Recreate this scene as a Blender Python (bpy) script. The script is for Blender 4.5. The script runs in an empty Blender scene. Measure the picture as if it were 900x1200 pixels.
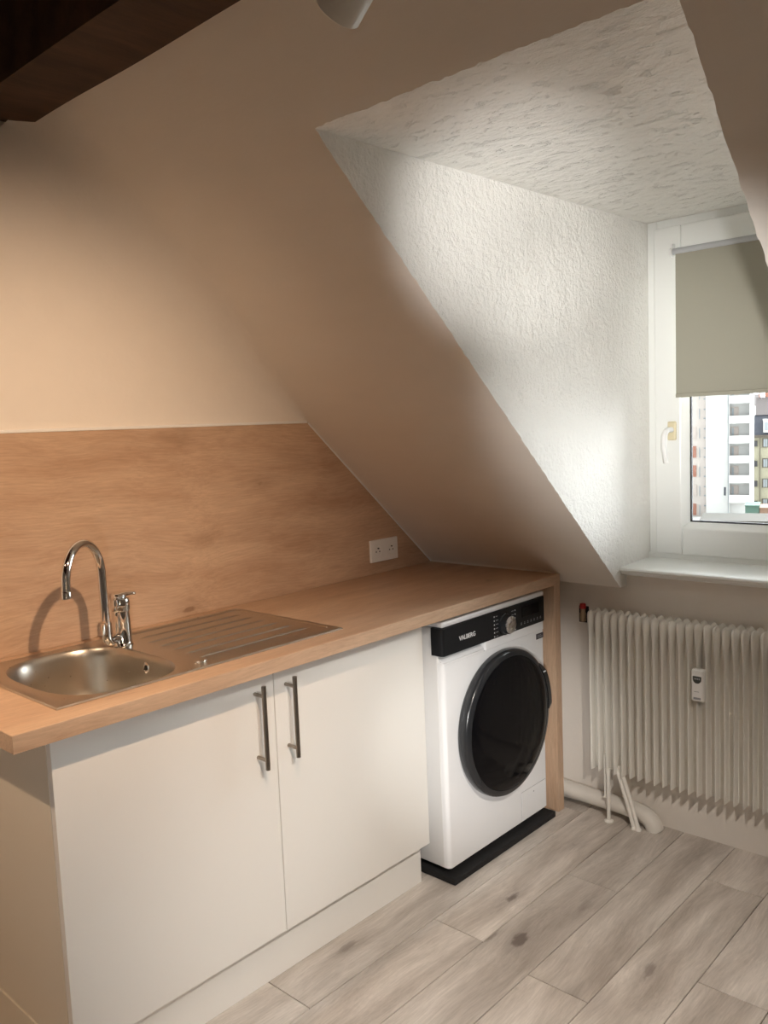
import bpy, bmesh, math, random
from mathutils import Vector, Matrix, noise as mnoise
random.seed(7)
scene = bpy.context.scene
COL = scene.collection
PI = math.pi

# ------------------------------------------------------------------ materials
def new_mat(name):
    m = bpy.data.materials.new(name); m.use_nodes = True
    nt = m.node_tree
    return m, nt, nt.nodes['Principled BSDF'], nt.nodes['Material Output']
def N(nt, t, **kw):
    n = nt.nodes.new(t)
    for k, v in kw.items():
        if k.startswith('i_'): n.inputs[k[2:].replace('_', ' ')].default_value = v
        else: setattr(n, k, v)
    return n
def L(nt, a, b): nt.links.new(a, b)
def rgb(r, g, b): return (r, g, b, 1.0)
def coords(nt, scale=(1, 1, 1), loc=(0, 0, 0)):
    tc = N(nt, 'ShaderNodeTexCoord'); mp = N(nt, 'ShaderNodeMapping')
    mp.inputs['Scale'].default_value = scale; mp.inputs['Location'].default_value = loc
    L(nt, tc.outputs['Object'], mp.inputs['Vector'])
    return mp.outputs['Vector']
def plain(name, col, rough=0.5, metal=0.0, bump=0.0, bscale=200, var=0.03, coat=0.0, spec=None):
    m, nt, b, o = new_mat(name)
    b.inputs['Roughness'].default_value = rough; b.inputs['Metallic'].default_value = metal
    if coat: b.inputs['Coat Weight'].default_value = coat; b.inputs['Coat Roughness'].default_value = .05
    if spec is not None: b.inputs['Specular IOR Level'].default_value = spec
    v = coords(nt)
    nz = N(nt, 'ShaderNodeTexNoise'); nz.inputs['Scale'].default_value = 6; nz.inputs['Detail'].default_value = 4
    L(nt, v, nz.inputs['Vector'])
    mx = N(nt, 'ShaderNodeMix', data_type='RGBA')
    mx.inputs['A'].default_value = rgb(*[c * (1 - var) for c in col]); mx.inputs['B'].default_value = rgb(*[min(1, c * (1 + var)) for c in col])
    L(nt, nz.outputs['Fac'], mx.inputs['Factor']); L(nt, mx.outputs['Result'], b.inputs['Base Color'])
    if bump:
        n2 = N(nt, 'ShaderNodeTexNoise'); n2.inputs['Scale'].default_value = bscale; n2.inputs['Detail'].default_value = 3
        L(nt, v, n2.inputs['Vector'])
        bp = N(nt, 'ShaderNodeBump'); bp.inputs['Strength'].default_value = bump; bp.inputs['Distance'].default_value = .002
        L(nt, n2.outputs['Fac'], bp.inputs['Height']); L(nt, bp.outputs['Normal'], b.inputs['Normal'])
    return m
def stucco(name, col, strength, dist, s1=70, stretch=(1, 1, 1), pits=0.0):
    m, nt, b, o = new_mat(name)
    b.inputs['Roughness'].default_value = .9; b.inputs['Specular IOR Level'].default_value = .2
    v = coords(nt, stretch)
    n1 = N(nt, 'ShaderNodeTexNoise'); n1.inputs['Scale'].default_value = s1; n1.inputs['Detail'].default_value = 5; n1.inputs['Roughness'].default_value = .62
    L(nt, v, n1.inputs['Vector'])
    n3 = N(nt, 'ShaderNodeTexNoise'); n3.inputs['Scale'].default_value = s1 * .22; n3.inputs['Detail'].default_value = 3
    L(nt, v, n3.inputs['Vector'])
    ad = N(nt, 'ShaderNodeMath', operation='ADD'); L(nt, n1.outputs['Fac'], ad.inputs[0]); L(nt, n3.outputs['Fac'], ad.inputs[1])
    h = ad.outputs[0]
    if pits:
        vp = coords(nt, (stretch[0]*1.0, stretch[1]*1.0, 1))
        n4 = N(nt, 'ShaderNodeTexNoise'); n4.inputs['Scale'].default_value = 34; n4.inputs['Detail'].default_value = 6; n4.inputs['Roughness'].default_value = .7
        L(nt, vp, n4.inputs['Vector'])
        rp = N(nt, 'ShaderNodeMapRange'); rp.inputs['From Min'].default_value = .57; rp.inputs['From Max'].default_value = .66
        rp.inputs['To Min'].default_value = 0; rp.inputs['To Max'].default_value = pits
        L(nt, n4.outputs['Fac'], rp.inputs['Value'])
        sb = N(nt, 'ShaderNodeMath', operation='SUBTRACT'); L(nt, h, sb.inputs[0]); L(nt, rp.outputs['Result'], sb.inputs[1]); h = sb.outputs[0]
    bp = N(nt, 'ShaderNodeBump'); bp.inputs['Strength'].default_value = strength; bp.inputs['Distance'].default_value = dist
    L(nt, h, bp.inputs['Height']); L(nt, bp.outputs['Normal'], b.inputs['Normal'])
    mx = N(nt, 'ShaderNodeMix', data_type='RGBA')
    mx.inputs['A'].default_value = rgb(*[c * .97 for c in col]); mx.inputs['B'].default_value = rgb(*[min(1, c * 1.03) for c in col])
    L(nt, n3.outputs['Fac'], mx.inputs['Factor']); L(nt, mx.outputs['Result'], b.inputs['Base Color'])
    return m
def oak(name, cd, cl, knot, rough=.42, off=0.0, use_attr=False, knotamt=.75, gs=1.0, axis=(1, 1, 1), warm=None, kscale=(3.0, 7.0, 7.0), kr=(.14, .21)):
    """laminate oak, grain running along local x"""
    m, nt, b, o = new_mat(name)
    b.inputs['Roughness'].default_value = rough; b.inputs['Specular IOR Level'].default_value = .35
    tc = N(nt, 'ShaderNodeTexCoord'); vec = tc.outputs['Object']
    if use_attr:
        at = N(nt, 'ShaderNodeAttribute', attribute_name='plank'); at.attribute_type = 'GEOMETRY'
        va = N(nt, 'ShaderNodeVectorMath', operation='ADD'); L(nt, vec, va.inputs[0])
        cx = N(nt, 'ShaderNodeCombineXYZ')
        for i, k in enumerate((17.3, 3.7, 9.1)):
            mm = N(nt, 'ShaderNodeMath', operation='MULTIPLY'); mm.inputs[1].default_value = k; L(nt, at.outputs['Fac'], mm.inputs[0]); L(nt, mm.outputs[0], cx.inputs[i])
        L(nt, cx.outputs[0], va.inputs[1]); vec = va.outputs[0]
    # gentle warp so the grain wanders
    w = N(nt, 'ShaderNodeTexNoise'); w.inputs['Scale'].default_value = 1.6; w.inputs['Detail'].default_value = 2
    L(nt, vec, w.inputs['Vector'])
    sc = N(nt, 'ShaderNodeVectorMath', operation='SCALE'); sc.inputs['Scale'].default_value = .13; L(nt, w.outputs['Color'], sc.inputs[0])
    ad = N(nt, 'ShaderNodeVectorMath', operation='ADD'); L(nt, vec, ad.inputs[0]); L(nt, sc.outputs[0], ad.inputs[1])
    def grain(s, scl, det, rgh=.6):
        mp = N(nt, 'ShaderNodeMapping'); mp.inputs['Scale'].default_value = s; mp.inputs['Location'].default_value = (off, off * .7, off * 1.3)
        L(nt, ad.outputs[0], mp.inputs['Vector'])
        n = N(nt, 'ShaderNodeTexNoise'); n.inputs['Scale'].default_value = scl; n.inputs['Detail'].default_value = det; n.inputs['Roughness'].default_value = rgh
        L(nt, mp.outputs[0], n.inputs['Vector']); return n.outputs['Fac']
    g1 = grain((1.0 * gs, 6.5 * gs, 6.5 * gs), 1.5, 6, .62)
    g2 = grain((11 * gs, 190 * gs, 190 * gs), 1.0, 3, .75)
    r1 = N(nt, 'ShaderNodeMapRange'); r1.inputs['From Min'].default_value = .32; r1.inputs['From Max'].default_value = .68; L(nt, g1, r1.inputs['Value'])
    m1 = N(nt, 'ShaderNodeMix', data_type='RGBA'); m1.inputs['A'].default_value = rgb(*cd); m1.inputs['B'].default_value = rgb(*cl); L(nt, r1.outputs['Result'], m1.inputs['Factor'])
    r2 = N(nt, 'ShaderNodeMapRange'); r2.inputs['From Min'].default_value = .3; r2.inputs['From Max'].default_value = .7; r2.inputs['To Min'].default_value = .85; r2.inputs['To Max'].default_value = 1.08; L(nt, g2, r2.inputs['Value'])
    m2 = N(nt, 'ShaderNodeMix', data_type='RGBA', blend_type='MULTIPLY'); m2.inputs['Factor'].default_value = 1
    L(nt, m1.outputs['Result'], m2.inputs['A']); L(nt, r2.outputs['Result'], m2.inputs['B'])
    # knots: sparse warped voronoi cells
    mp = N(nt, 'ShaderNodeMapping'); mp.inputs['Scale'].default_value = kscale; mp.inputs['Location'].default_value = (off * 2.1 + .3, off + .2, off * .5 + .1)
    L(nt, ad.outputs[0], mp.inputs['Vector'])
    vo = N(nt, 'ShaderNodeTexVoronoi'); vo.inputs['Scale'].default_value = 1.0; vo.inputs['Randomness'].default_value = 1; L(nt, mp.outputs[0], vo.inputs['Vector'])
    n5 = grain((16, 42, 42), 1.2, 4, .65)
    sm = N(nt, 'ShaderNodeMath', operation='MULTIPLY_ADD'); sm.inputs[1].default_value = .20; L(nt, n5, sm.inputs[0]); L(nt, vo.outputs['Distance'], sm.inputs[2])
    r3 = N(nt, 'ShaderNodeMapRange'); r3.inputs['From Min'].default_value = kr[0]; r3.inputs['From Max'].default_value = kr[1]; r3.inputs['To Min'].default_value = knotamt; r3.inputs['To Max'].default_value = 0
    r3.interpolation_type = 'SMOOTHSTEP'; L(nt, sm.outputs[0], r3.inputs['Value'])
    # faint halo of darker grain round a knot
    rh = N(nt, 'ShaderNodeMapRange'); rh.inputs['From Min'].default_value = kr[0]; rh.inputs['From Max'].default_value = kr[1] + .22; rh.inputs['To Min'].default_value = knotamt * .35; rh.inputs['To Max'].default_value = 0
    rh.interpolation_type = 'SMOOTHSTEP'; L(nt, sm.outputs[0], rh.inputs['Value'])
    mxk = N(nt, 'ShaderNodeMath', operation='MAXIMUM'); L(nt, r3.outputs['Result'], mxk.inputs[0]); L(nt, rh.outputs['Result'], mxk.inputs[1])
    sc_ = N(nt, 'ShaderNodeSeparateColor'); L(nt, vo.outputs['Color'], sc_.inputs[0])
    gt = N(nt, 'ShaderNodeMapRange'); gt.inputs['From Min'].default_value = .25; gt.inputs['From Max'].default_value = .60; L(nt, sc_.outputs[0], gt.inputs['Value'])
    km = N(nt, 'ShaderNodeMath', operation='MULTIPLY'); L(nt, mxk.outputs[0], km.inputs[0]); L(nt, gt.outputs['Result'], km.inputs[1])
    m3 = N(nt, 'ShaderNodeMix', data_type='RGBA'); m3.inputs['B'].default_value = rgb(*knot); L(nt, m2.outputs['Result'], m3.inputs['A']); L(nt, km.outputs[0], m3.inputs['Factor'])
    out = m3.outputs['Result']
    if use_attr:
        wn = N(nt, 'ShaderNodeTexWhiteNoise', noise_dimensions='1D'); L(nt, at.outputs['Fac'], wn.inputs['W'])
        r4 = N(nt, 'ShaderNodeMapRange'); r4.inputs['To Min'].default_value = .78; r4.inputs['To Max'].default_value = 1.08; L(nt, wn.outputs['Value'], r4.inputs['Value'])
        m4 = N(nt, 'ShaderNodeMix', data_type='RGBA', blend_type='MULTIPLY'); m4.inputs['Factor'].default_value = 1
        L(nt, out, m4.inputs['A']); L(nt, r4.outputs['Result'], m4.inputs['B']); out = m4.outputs['Result']
    L(nt, out, b.inputs['Base Color'])
    bp = N(nt, 'ShaderNodeBump'); bp.inputs['Strength'].default_value = .12; bp.inputs['Distance'].default_value = .001
    L(nt, g2, bp.inputs['Height']); L(nt, bp.outputs['Normal'], b.inputs['Normal'])
    return m
def steel(name, col, rough, aniso_scale=(2, 300, 300), bump=.05):
    m, nt, b, o = new_mat(name)
    b.inputs['Base Color'].default_value = rgb(*col); b.inputs['Metallic'].default_value = 1
    v = coords(nt, aniso_scale)
    n = N(nt, 'ShaderNodeTexNoise'); n.inputs['Scale'].default_value = 2; n.inputs['Detail'].default_value = 3; L(nt, v, n.inputs['Vector'])
    r = N(nt, 'ShaderNodeMapRange'); r.inputs['To Min'].default_value = rough * .8; r.inputs['To Max'].default_value = rough * 1.2
    L(nt, n.outputs['Fac'], r.inputs['Value']); L(nt, r.outputs['Result'], b.inputs['Roughness'])
    if bump:
        bp = N(nt, 'ShaderNodeBump'); bp.inputs['Strength'].default_value = bump; bp.inputs['Distance'].default_value = .0005
        L(nt, n.outputs['Fac'], bp.inputs['Height']); L(nt, bp.outputs['Normal'], b.inputs['Normal'])
    return m
def glass_pane(name, tint=(.98, .99, .98), gloss=.06):
    m, nt, b, o = new_mat(name); nt.nodes.remove(b)
    tr = N(nt, 'ShaderNodeBsdfTransparent'); tr.inputs['Color'].default_value = rgb(*tint)
    gl = N(nt, 'ShaderNodeBsdfGlossy'); gl.inputs['Roughness'].default_value = .02
    lw = N(nt, 'ShaderNodeFresnel'); lw.inputs['IOR'].default_value = 1.45
    mx = N(nt, 'ShaderNodeMixShader'); L(nt, lw.outputs[0], mx.inputs[0]); L(nt, tr.outputs[0], mx.inputs[1]); L(nt, gl.outputs[0], mx.inputs[2])
    L(nt, mx.outputs[0], o.inputs['Surface']); return m
def emitter(name, col, s):
    m, nt, b, o = new_mat(name)
    b.inputs['Base Color'].default_value = rgb(*col); b.inputs['Emission Color'].default_value = rgb(*col); b.inputs['Emission Strength'].default_value = s
    return m

M = {}
M['paint'] = stucco('painted_plaster', (.80, .755, .70), .35, .003, 55)
M['slope'] = stucco('painted_slope', (.80, .755, .70), .30, .003, 60, (1, .35, 1))
M['stucco'] = stucco('rough_white_stucco', (.90, .885, .85), .9, .009, 62)
M['stucco_ceil'] = stucco('rough_white_stucco_ceiling', (.90, .885, .85), .8, .010, 44, (1.0, .55, 1), pits=.5)
M['oak'] = oak('oak_laminate', (.46, .30, .20), (.62, .445, .315), (.20, .11, .065), .4, off=.37)
M['oak_top'] = oak('oak_worktop_laminate', (.50, .33, .22), (.64, .465, .33), (.22, .125, .07), .38, off=2.9, knotamt=.45)
M['floor'] = oak('grey_oak_planks', (.39, .34, .295), (.74, .685, .63), (.12, .09, .075), .42, use_attr=True, gs=1.0, knotamt=.8, kscale=(2.8, 7.5, 1.0), kr=(.17, .27))
M['groove'] = plain('floor_groove', (.10, .085, .07), .8)
M['beamwood'] = oak('old_dark_beam', (.035, .018, .010), (.085, .045, .024), (.010, .006, .004), .75, off=.9)
M['boards'] = oak('red_brown_boards', (.10, .035, .016), (.17, .062, .028), (.03, .012, .006), .7, off=1.7)
M['white_lam'] = plain('white_laminate', (.84, .83, .80), .33, var=.01)
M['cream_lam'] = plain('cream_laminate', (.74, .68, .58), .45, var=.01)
M['nickel'] = steel('brushed_nickel', (.30, .26, .22), .34)
M['steel'] = steel('brushed_sink_steel', (.60, .56, .50), .30, (60, 60, 60), .0)
M['chrome'] = plain('chrome', (.82, .81, .80), .05, 1.0, var=.0)
M['white_plastic'] = plain('white_plastic', (.84, .84, .83), .35, var=.01)
M['white_enamel'] = plain('white_enamel', (.83, .84, .86), .25, var=.005)
M['grey_side'] = plain('appliance_side', (.70, .70, .70), .35, var=.01)
M['black_gloss'] = plain('black_gloss', (.004, .004, .005), .08, var=0, spec=.18)
M['black_panel'] = plain('black_panel', (.010, .011, .013), .4, var=0, spec=.25)
M['black_rim'] = plain('dark_rim', (.02, .022, .025), .22, var=0)
M['rubber'] = plain('black_rubber', (.010, .010, .011), .8, bump=.4, bscale=400)
M['mark'] = plain('white_print', (.75, .76, .78), .5)
M['dim_mark'] = plain('grey_print', (.32, .33, .35), .5)
M['sticker'] = plain('dark_sticker', (.06, .05, .06), .4)
M['dark'] = plain('dark_hole', (.01, .01, .01), .6)
M['radiator'] = plain('radiator_enamel', (.86, .84, .79), .38, var=.01)
M['pipe'] = plain('painted_pipe', (.74, .71, .66), .55, bump=.3, bscale=60)
M['brass'] = plain('dull_brass', (.40, .30, .20), .4, .6)
M['red'] = plain('red_cap', (.42, .02, .02), .4)
M['pvc'] = plain('white_window_plastic', (.84, .85, .83), .3, var=.01)
M['gasket'] = plain('dark_gasket', (.03, .03, .035), .6)
M['alu'] = plain('grey_aluminium', (.50, .51, .53), .35, .3)
M['gold'] = plain('pale_gold_plate', (.75, .66, .45), .35, .3)
M['glass'] = glass_pane('window_glass')
M['lamp_white'] = plain('white_lamp_metal', (.80, .78, .74), .35)
M['lamp_glow'] = emitter('lamp_glow', (1, .74, .45), 14)
M['screen'] = plain('lcd', (.035, .04, .038), .25)
# blind: thin cloth, mostly opaque
def blind_mat():
    m, nt, b, o = new_mat('blind_cloth')
    b.inputs['Base Color'].default_value = rgb(.36, .345, .28); b.inputs['Roughness'].default_value = .85
    v = coords(nt, (1, 900, 900)); n = N(nt, 'ShaderNodeTexNoise'); n.inputs['Scale'].default_value = 1; L(nt, v, n.inputs['Vector'])
    bp = N(nt, 'ShaderNodeBump'); bp.inputs['Strength'].default_value = .15; bp.inputs['Distance'].default_value = .0005; L(nt, n.outputs['Fac'], bp.inputs['Height']); L(nt, bp.outputs['Normal'], b.inputs['Normal'])
    tl = N(nt, 'ShaderNodeBsdfTranslucent'); tl.inputs['Color'].default_value = rgb(.47, .43, .34)
    mx = N(nt, 'ShaderNodeMixShader'); mx.inputs[0].default_value = BLIND_T
    L(nt, b.outputs[0], mx.inputs[1]); L(nt, tl.outputs[0], mx.inputs[2]); L(nt, mx.outputs[0], o.inputs['Surface'])
    return m
BLIND_T = .02
M['blind'] = blind_mat()
# exterior
M['tower'] = plain('white_render', (.50, .495, .485), .9)
M['tower_warm'] = plain('pale_pink_render', (.46, .41, .38), .9)
M['orange'] = plain('orange_shutter', (.28, .115, .075), .7)
M['pale_glass'] = plain('pale_window', (.24, .27, .29), .3)
M['bal_shade'] = plain('balcony_wall', (.42, .36, .33), .9)
M['cream'] = plain('cream_render', (.30, .28, .205), .9)
M['slate'] = plain('slate_roof', (.035, .040, .055), .6, bump=.3, bscale=8)
M['tile'] = plain('faded_tile_roof', (.055, .044, .042), .8, bump=.4, bscale=5)
M['frame_brown'] = plain('stone_surround', (.085, .07, .055), .8)
M['moss'] = plain('mossy_roof', (.040, .036, .029), .9, bump=.4, bscale=2, var=.35)
M['garage'] = plain('garage_door', (.16, .16, .13), .8)
M['green_shed'] = plain('green_shed', (.07, .13, .105), .8)
M['salmon'] = plain('salmon_wall', (.22, .14, .10), .9)
M['asphalt'] = plain('yard', (.48, .48, .46), .9, var=.15)

# ------------------------------------------------------------------ object helpers
WLOC = {}
def finish(name, bm, mat, parent=None, smooth=False, local=False, autosmooth=None):
    bmesh.ops.recalc_face_normals(bm, faces=bm.faces[:])
    if parent is not None and not local:
        bmesh.ops.translate(bm, verts=bm.verts[:], vec=-WLOC[parent.name])
    me = bpy.data.meshes.new(name); bm.to_mesh(me); bm.free()
    mats = mat if isinstance(mat, (list, tuple)) else [mat]
    for m in mats: me.materials.append(m)
    if smooth or autosmooth:
        for p in me.polygons: p.use_smooth = True
        ang = math.radians(autosmooth or 35)
        b2 = bmesh.new(); b2.from_mesh(me)
        for e in b2.edges:
            if len(e.link_faces) == 2 and e.calc_face_angle(0) > ang: e.smooth = False
        b2.to_mesh(me); b2.free()
    ob = bpy.data.objects.new(name, me); COL.objects.link(ob)
    if parent is not None:
        ob.parent = parent; WLOC[ob.name] = WLOC[parent.name]
    else: WLOC[ob.name] = Vector((0, 0, 0))
    return ob
def centre(ob):
    """give a top-level single mesh an origin at its own base"""
    me = ob.data; xs = [v.co for v in me.vertices]
    c = Vector(((min(v.x for v in xs) + max(v.x for v in xs)) / 2, (min(v.y for v in xs) + max(v.y for v in xs)) / 2, min(v.z for v in xs)))
    me.transform(Matrix.Translation(-c)); ob.location = c; WLOC[ob.name] = c
    return ob
def thing(name, label, cat, loc, group=None, rotz=0):
    o = bpy.data.objects.new(name, None); COL.objects.link(o); o.location = loc; o.rotation_euler = (0, 0, rotz)
    o.empty_display_size = .05
    o['label'] = label; o['category'] = cat
    if group: o['group'] = group
    WLOC[o.name] = Vector(loc); return o
def tag(o, label, cat, group=None):
    o['label'] = label; o['category'] = cat
    if group: o['group'] = group
    return o
def struct(o): o['kind'] = 'structure'; return o
def merge(bm, tmp):
    me = bpy.data.meshes.new('tmp'); tmp.to_mesh(me); tmp.free(); bm.from_mesh(me); bpy.data.meshes.remove(me)
def box(bm, x0, x1, y0, y1, z0, z1, bev=0, seg=2, mi=0):
    t = bmesh.new()
    bmesh.ops.create_cube(t, size=1)
    for v in t.verts:
        v.co = Vector(((x0 + x1) / 2 + v.co.x * (x1 - x0), (y0 + y1) / 2 + v.co.y * (y1 - y0), (z0 + z1) / 2 + v.co.z * (z1 - z0)))
    if bev: bmesh.ops.bevel(t, geom=t.edges[:], offset=bev, segments=seg, profile=.5, affect='EDGES')
    for f in t.faces: f.material_index = mi
    merge(bm, t)
def frame_of(d):
    d = Vector(d).normalized(); a = Vector((0, 0, 1)) if abs(d.z) < .95 else Vector((1, 0, 0))
    u = d.cross(a).normalized(); return u, d.cross(u).normalized(), d
def tube(bm, pts, r, n=16, cap=True):
    pts = [Vector(p) for p in pts]; rs = r if isinstance(r, (list, tuple)) else [r] * len(pts)
    tans = []
    for i in range(len(pts)):
        a = pts[max(0, i - 1)]; b = pts[min(len(pts) - 1, i + 1)]; tans.append((b - a).normalized())
    u, w, d = frame_of(tans[0]); rings = []
    for i, p in enumerate(pts):
        if i:
            q = tans[i - 1].rotation_difference(tans[i]); u = q @ u
        w = tans[i].cross(u).normalized()
        rings.append([bm.verts.new(p + rs[i] * (math.cos(2 * PI * k / n) * u + math.sin(2 * PI * k / n) * w)) for k in range(n)])
    for a, b in zip(rings, rings[1:]):
        for k in range(n): bm.faces.new((a[k], a[(k + 1) % n], b[(k + 1) % n], b[k]))
    if cap: bm.faces.new(rings[0]); bm.faces.new(rings[-1])
def lathe(bm, prof, origin, axis=(0, 0, 1), n=32, cap0=True, cap1=True):
    """prof: list of (radius, height along axis)"""
    u, w, d = frame_of(axis); o = Vector(origin); rings = []
    for r, h in prof:
        rings.append([bm.verts.new(o + d * h + r * (math.cos(2 * PI * k / n) * u + math.sin(2 * PI * k / n) * w)) for k in range(n)])
    for a, b in zip(rings, rings[1:]):
        for k in range(n): bm.faces.new((a[k], a[(k + 1) % n], b[(k + 1) % n], b[k]))
    if cap0: bm.faces.new(rings[0])
    if cap1: bm.faces.new(rings[-1])
def prism(bm, poly, axis, a, b):
    """poly of 2-D points extruded along axis 0/1/2 between a and b"""
    def P(p, t):
        return Vector((t, p[0], p[1])) if axis == 0 else Vector((p[0], t, p[1])) if axis == 1 else Vector((p[0], p[1], t))
    A = [bm.verts.new(P(p, a)) for p in poly]; B = [bm.verts.new(P(p, b)) for p in poly]; n = len(poly)
    bm.faces.new(A); bm.faces.new(B)
    for i in range(n): bm.faces.new((A[i], A[(i + 1) % n], B[(i + 1) % n], B[i]))
def text_bm(s, size, loc, mat4, ext=.0004):
    cu = bpy.data.curves.new('lettering', 'FONT'); cu.body = s; cu.size = size; cu.extrude = ext; cu.offset = .00025; cu.align_x = 'CENTER'; cu.align_y = 'CENTER'; cu.resolution_u = 3
    ob = bpy.data.objects.new('lettering', cu); COL.objects.link(ob)
    dg = bpy.context.evaluated_depsgraph_get(); dg.update()
    me = bpy.data.meshes.new_from_object(ob.evaluated_get(dg))
    bpy.data.objects.remove(ob); bpy.data.curves.remove(cu)
    me.transform(Matrix.Translation(loc) @ mat4); bm = bmesh.new(); bm.from_mesh(me); bpy.data.meshes.remove(me)
    return bm
FRONT = Matrix.Rotation(PI / 2, 4, 'X')        # text facing -y

# ------------------------------------------------------------------ camera (solved from the photograph)
CX, CY, CZ, YAW, PITCH, ROLL, F = -0.7671, -2.2339, 1.4641, -0.8267, -0.1009, -0.0409, 994.013
cam = bpy.data.cameras.new('camera'); cob = bpy.data.objects.new('camera', cam); COL.objects.link(cob)
fw = Vector((math.sin(-YAW) * math.cos(PITCH), math.cos(YAW) * math.cos(PITCH), math.sin(PITCH)))
rt = fw.cross(Vector((0, 0, 1))).normalized(); up = rt.cross(fw)
r2 = rt * math.cos(ROLL) + up * math.sin(ROLL); u2 = -rt * math.sin(ROLL) + up * math.cos(ROLL)
mw = Matrix((r2, u2, -fw)).transposed().to_4x4(); mw.translation = (CX, CY, CZ); cob.matrix_world = mw
cam.sensor_fit = 'VERTICAL'; cam.sensor_height = 24; cam.lens = F / 1200 * 24; cam.clip_start = .02; cam.clip_end = 600
scene.camera = cob

# ------------------------------------------------------------------ room shell
X0, X1, Y0 = -2.8, 2.015, -4.2
ZC = 2.50
def SX(z): return (1.9586 - .743 * z) / .670      # slope plane
def SZ(x): return (1.9586 - .670 * x) / .743
YL, YR = -.838, -1.655                             # dormer cheeks
ZD0 = 2.118; XD = SX(ZD0)                          # dormer ceiling front edge
XWIN = 2.20; ZD1 = 2.148
XLIP, ZLIP = 1.968, SZ(1.968)

# floor: planks as one mesh with real grooves
bm = bmesh.new(); lay = bm.faces.layers.float.new('plank')
PW, PL = .177, 1.38
joint = {0: .556, 1: 1.058, 2: 1.522, 3: 1.015, 4: 1.762, 5: 1.264}
pid = 0
for k in range(-4, 21):
    ya = -.69 - PW * (k - 1); yb = ya - PW
    ya = min(ya, .0)
    if ya <= yb: continue
    j = joint.get(k, (k * .487) % PL)
    xs = []; x = j - PL * 5
    while x < X1 + .2: xs.append(x); x += PL
    for xa in xs:
        xb = min(xa + PL, X1 + .02); xa2 = max(xa, X0)
        if xb - xa2 < .01: continue
        pid += 1; g = .0009
        lo = [bm.verts.new((xx, yy, -.004)) for xx, yy in ((xa2 + g, yb + g), (xb - g, yb + g), (xb - g, ya - g), (xa2 + g, ya - g))]
        hi = [bm.verts.new((xx, yy, 0)) for xx, yy in ((xa2 + 2 * g, yb + 2 * g), (xb - 2 * g, yb + 2 * g), (xb - 2 * g, ya - 2 * g), (xa2 + 2 * g, ya - 2 * g))]
        fs = [bm.faces.new(hi)] + [bm.faces.new((lo[i], lo[(i + 1) % 4], hi[(i + 1) % 4], hi[i])) for i in range(4)]
        for f in fs: f[lay] = pid * .6180339 % 1 + pid * .01
sub = [bm.verts.new(p) for p in ((X0, Y0, -.003), (X1 + .02, Y0, -.003), (X1 + .02, 0, -.003), (X0, 0, -.003))]
fl = bm.faces.new(sub); fl.material_index = 1
struct(finish('floor', bm, [M['floor'], M['groove']]))

# kitchen wall with the sloped outline
bm = bmesh.new()
vs = [(X0, -.02), (X1, -.02), (X1, ZLIP), (XLIP, ZLIP), (SX(ZC), ZC), (X0, ZC)]
bm.faces.new([bm.verts.new((x, 0, z)) for x, z in vs]); struct(finish('wall_back', bm, M['paint']))
# knee wall under the slope and the dormer sill
bm = bmesh.new()
for pts in ([(0, -.02), (YL, -.02), (YL, ZLIP), (0, ZLIP)], [(YL, -.02), (YR, -.02), (YR, .930), (YL, .930)], [(YR, -.02), (Y0, -.02), (Y0, ZLIP), (YR, ZLIP)]):
    bm.faces.new([bm.verts.new((X1, y, z)) for y, z in pts])
for ya, yb in ((0, YL), (YR, Y0)):
    bm.faces.new([bm.verts.new(p) for p in ((XLIP, ya, ZLIP), (X1, ya, ZLIP), (X1, yb, ZLIP), (XLIP, yb, ZLIP))])
bmesh.ops.remove_doubles(bm, verts=bm.verts[:], dist=1e-5); struct(finish('wall_right', bm, M['paint']))
# ragged plaster arrises around the dormer
def jit(p, s=.0035):
    q = Vector(p); n = mnoise.noise_vector(q * 60) * s + mnoise.noise_vector(q * 17) * s * .6
    return n
def arris(a, b, n):
    return [Vector(a).lerp(Vector(b), i / n) for i in range(n + 1)]
tan = Vector((XLIP - XD, 0, ZLIP - ZD0)).normalized()
nrm = Vector((.670, 0, .743))
def rag(p, along):
    v = jit(p); v -= nrm * v.dot(nrm)                 # stay in the slope plane
    return Vector(p) + v
left_edge = [rag(p, 0) for p in arris((XLIP, YL, ZLIP), (XD, YL, ZD0), 240)]
top_edge = [rag(p, 0) for p in arris((XD, YL, ZD0), (XD, YR, ZD0), 140)]
right_edge = [rag(p, 0) for p in arris((XLIP, YR, ZLIP), (XD, YR, ZD0), 120)]
top_edge[0] = left_edge[-1].copy(); top_edge[-1] = right_edge[-1].copy()
left_edge[0] = Vector((XLIP, YL, ZLIP)); right_edge[0] = Vector((XLIP, YR, ZLIP))
XT = SX(ZC)
def strip(bm, A, B):
    a = [bm.verts.new(p) for p in A]; b = [bm.verts.new(p) for p in B]
    for i in range(len(A) - 1): bm.faces.new((a[i], a[i + 1], b[i + 1], b[i]))
bm = bmesh.new()
strip(bm, left_edge, [Vector((p.x, 0, p.z)) for p in left_edge])
strip(bm, right_edge, [Vector((p.x, Y0, p.z)) for p in right_edge])
strip(bm, top_edge, [Vector((XT, p.y, ZC)) for p in top_edge])
for ya, p in ((0, left_edge[-1]), (Y0, right_edge[-1])):
    bm.faces.new([bm.verts.new(q) for q in ((p.x, ya, p.z), p, (XT, p.y, ZC), (XT, ya, ZC))])
struct(finish('ceiling_slope', bm, M['slope']))
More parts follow.
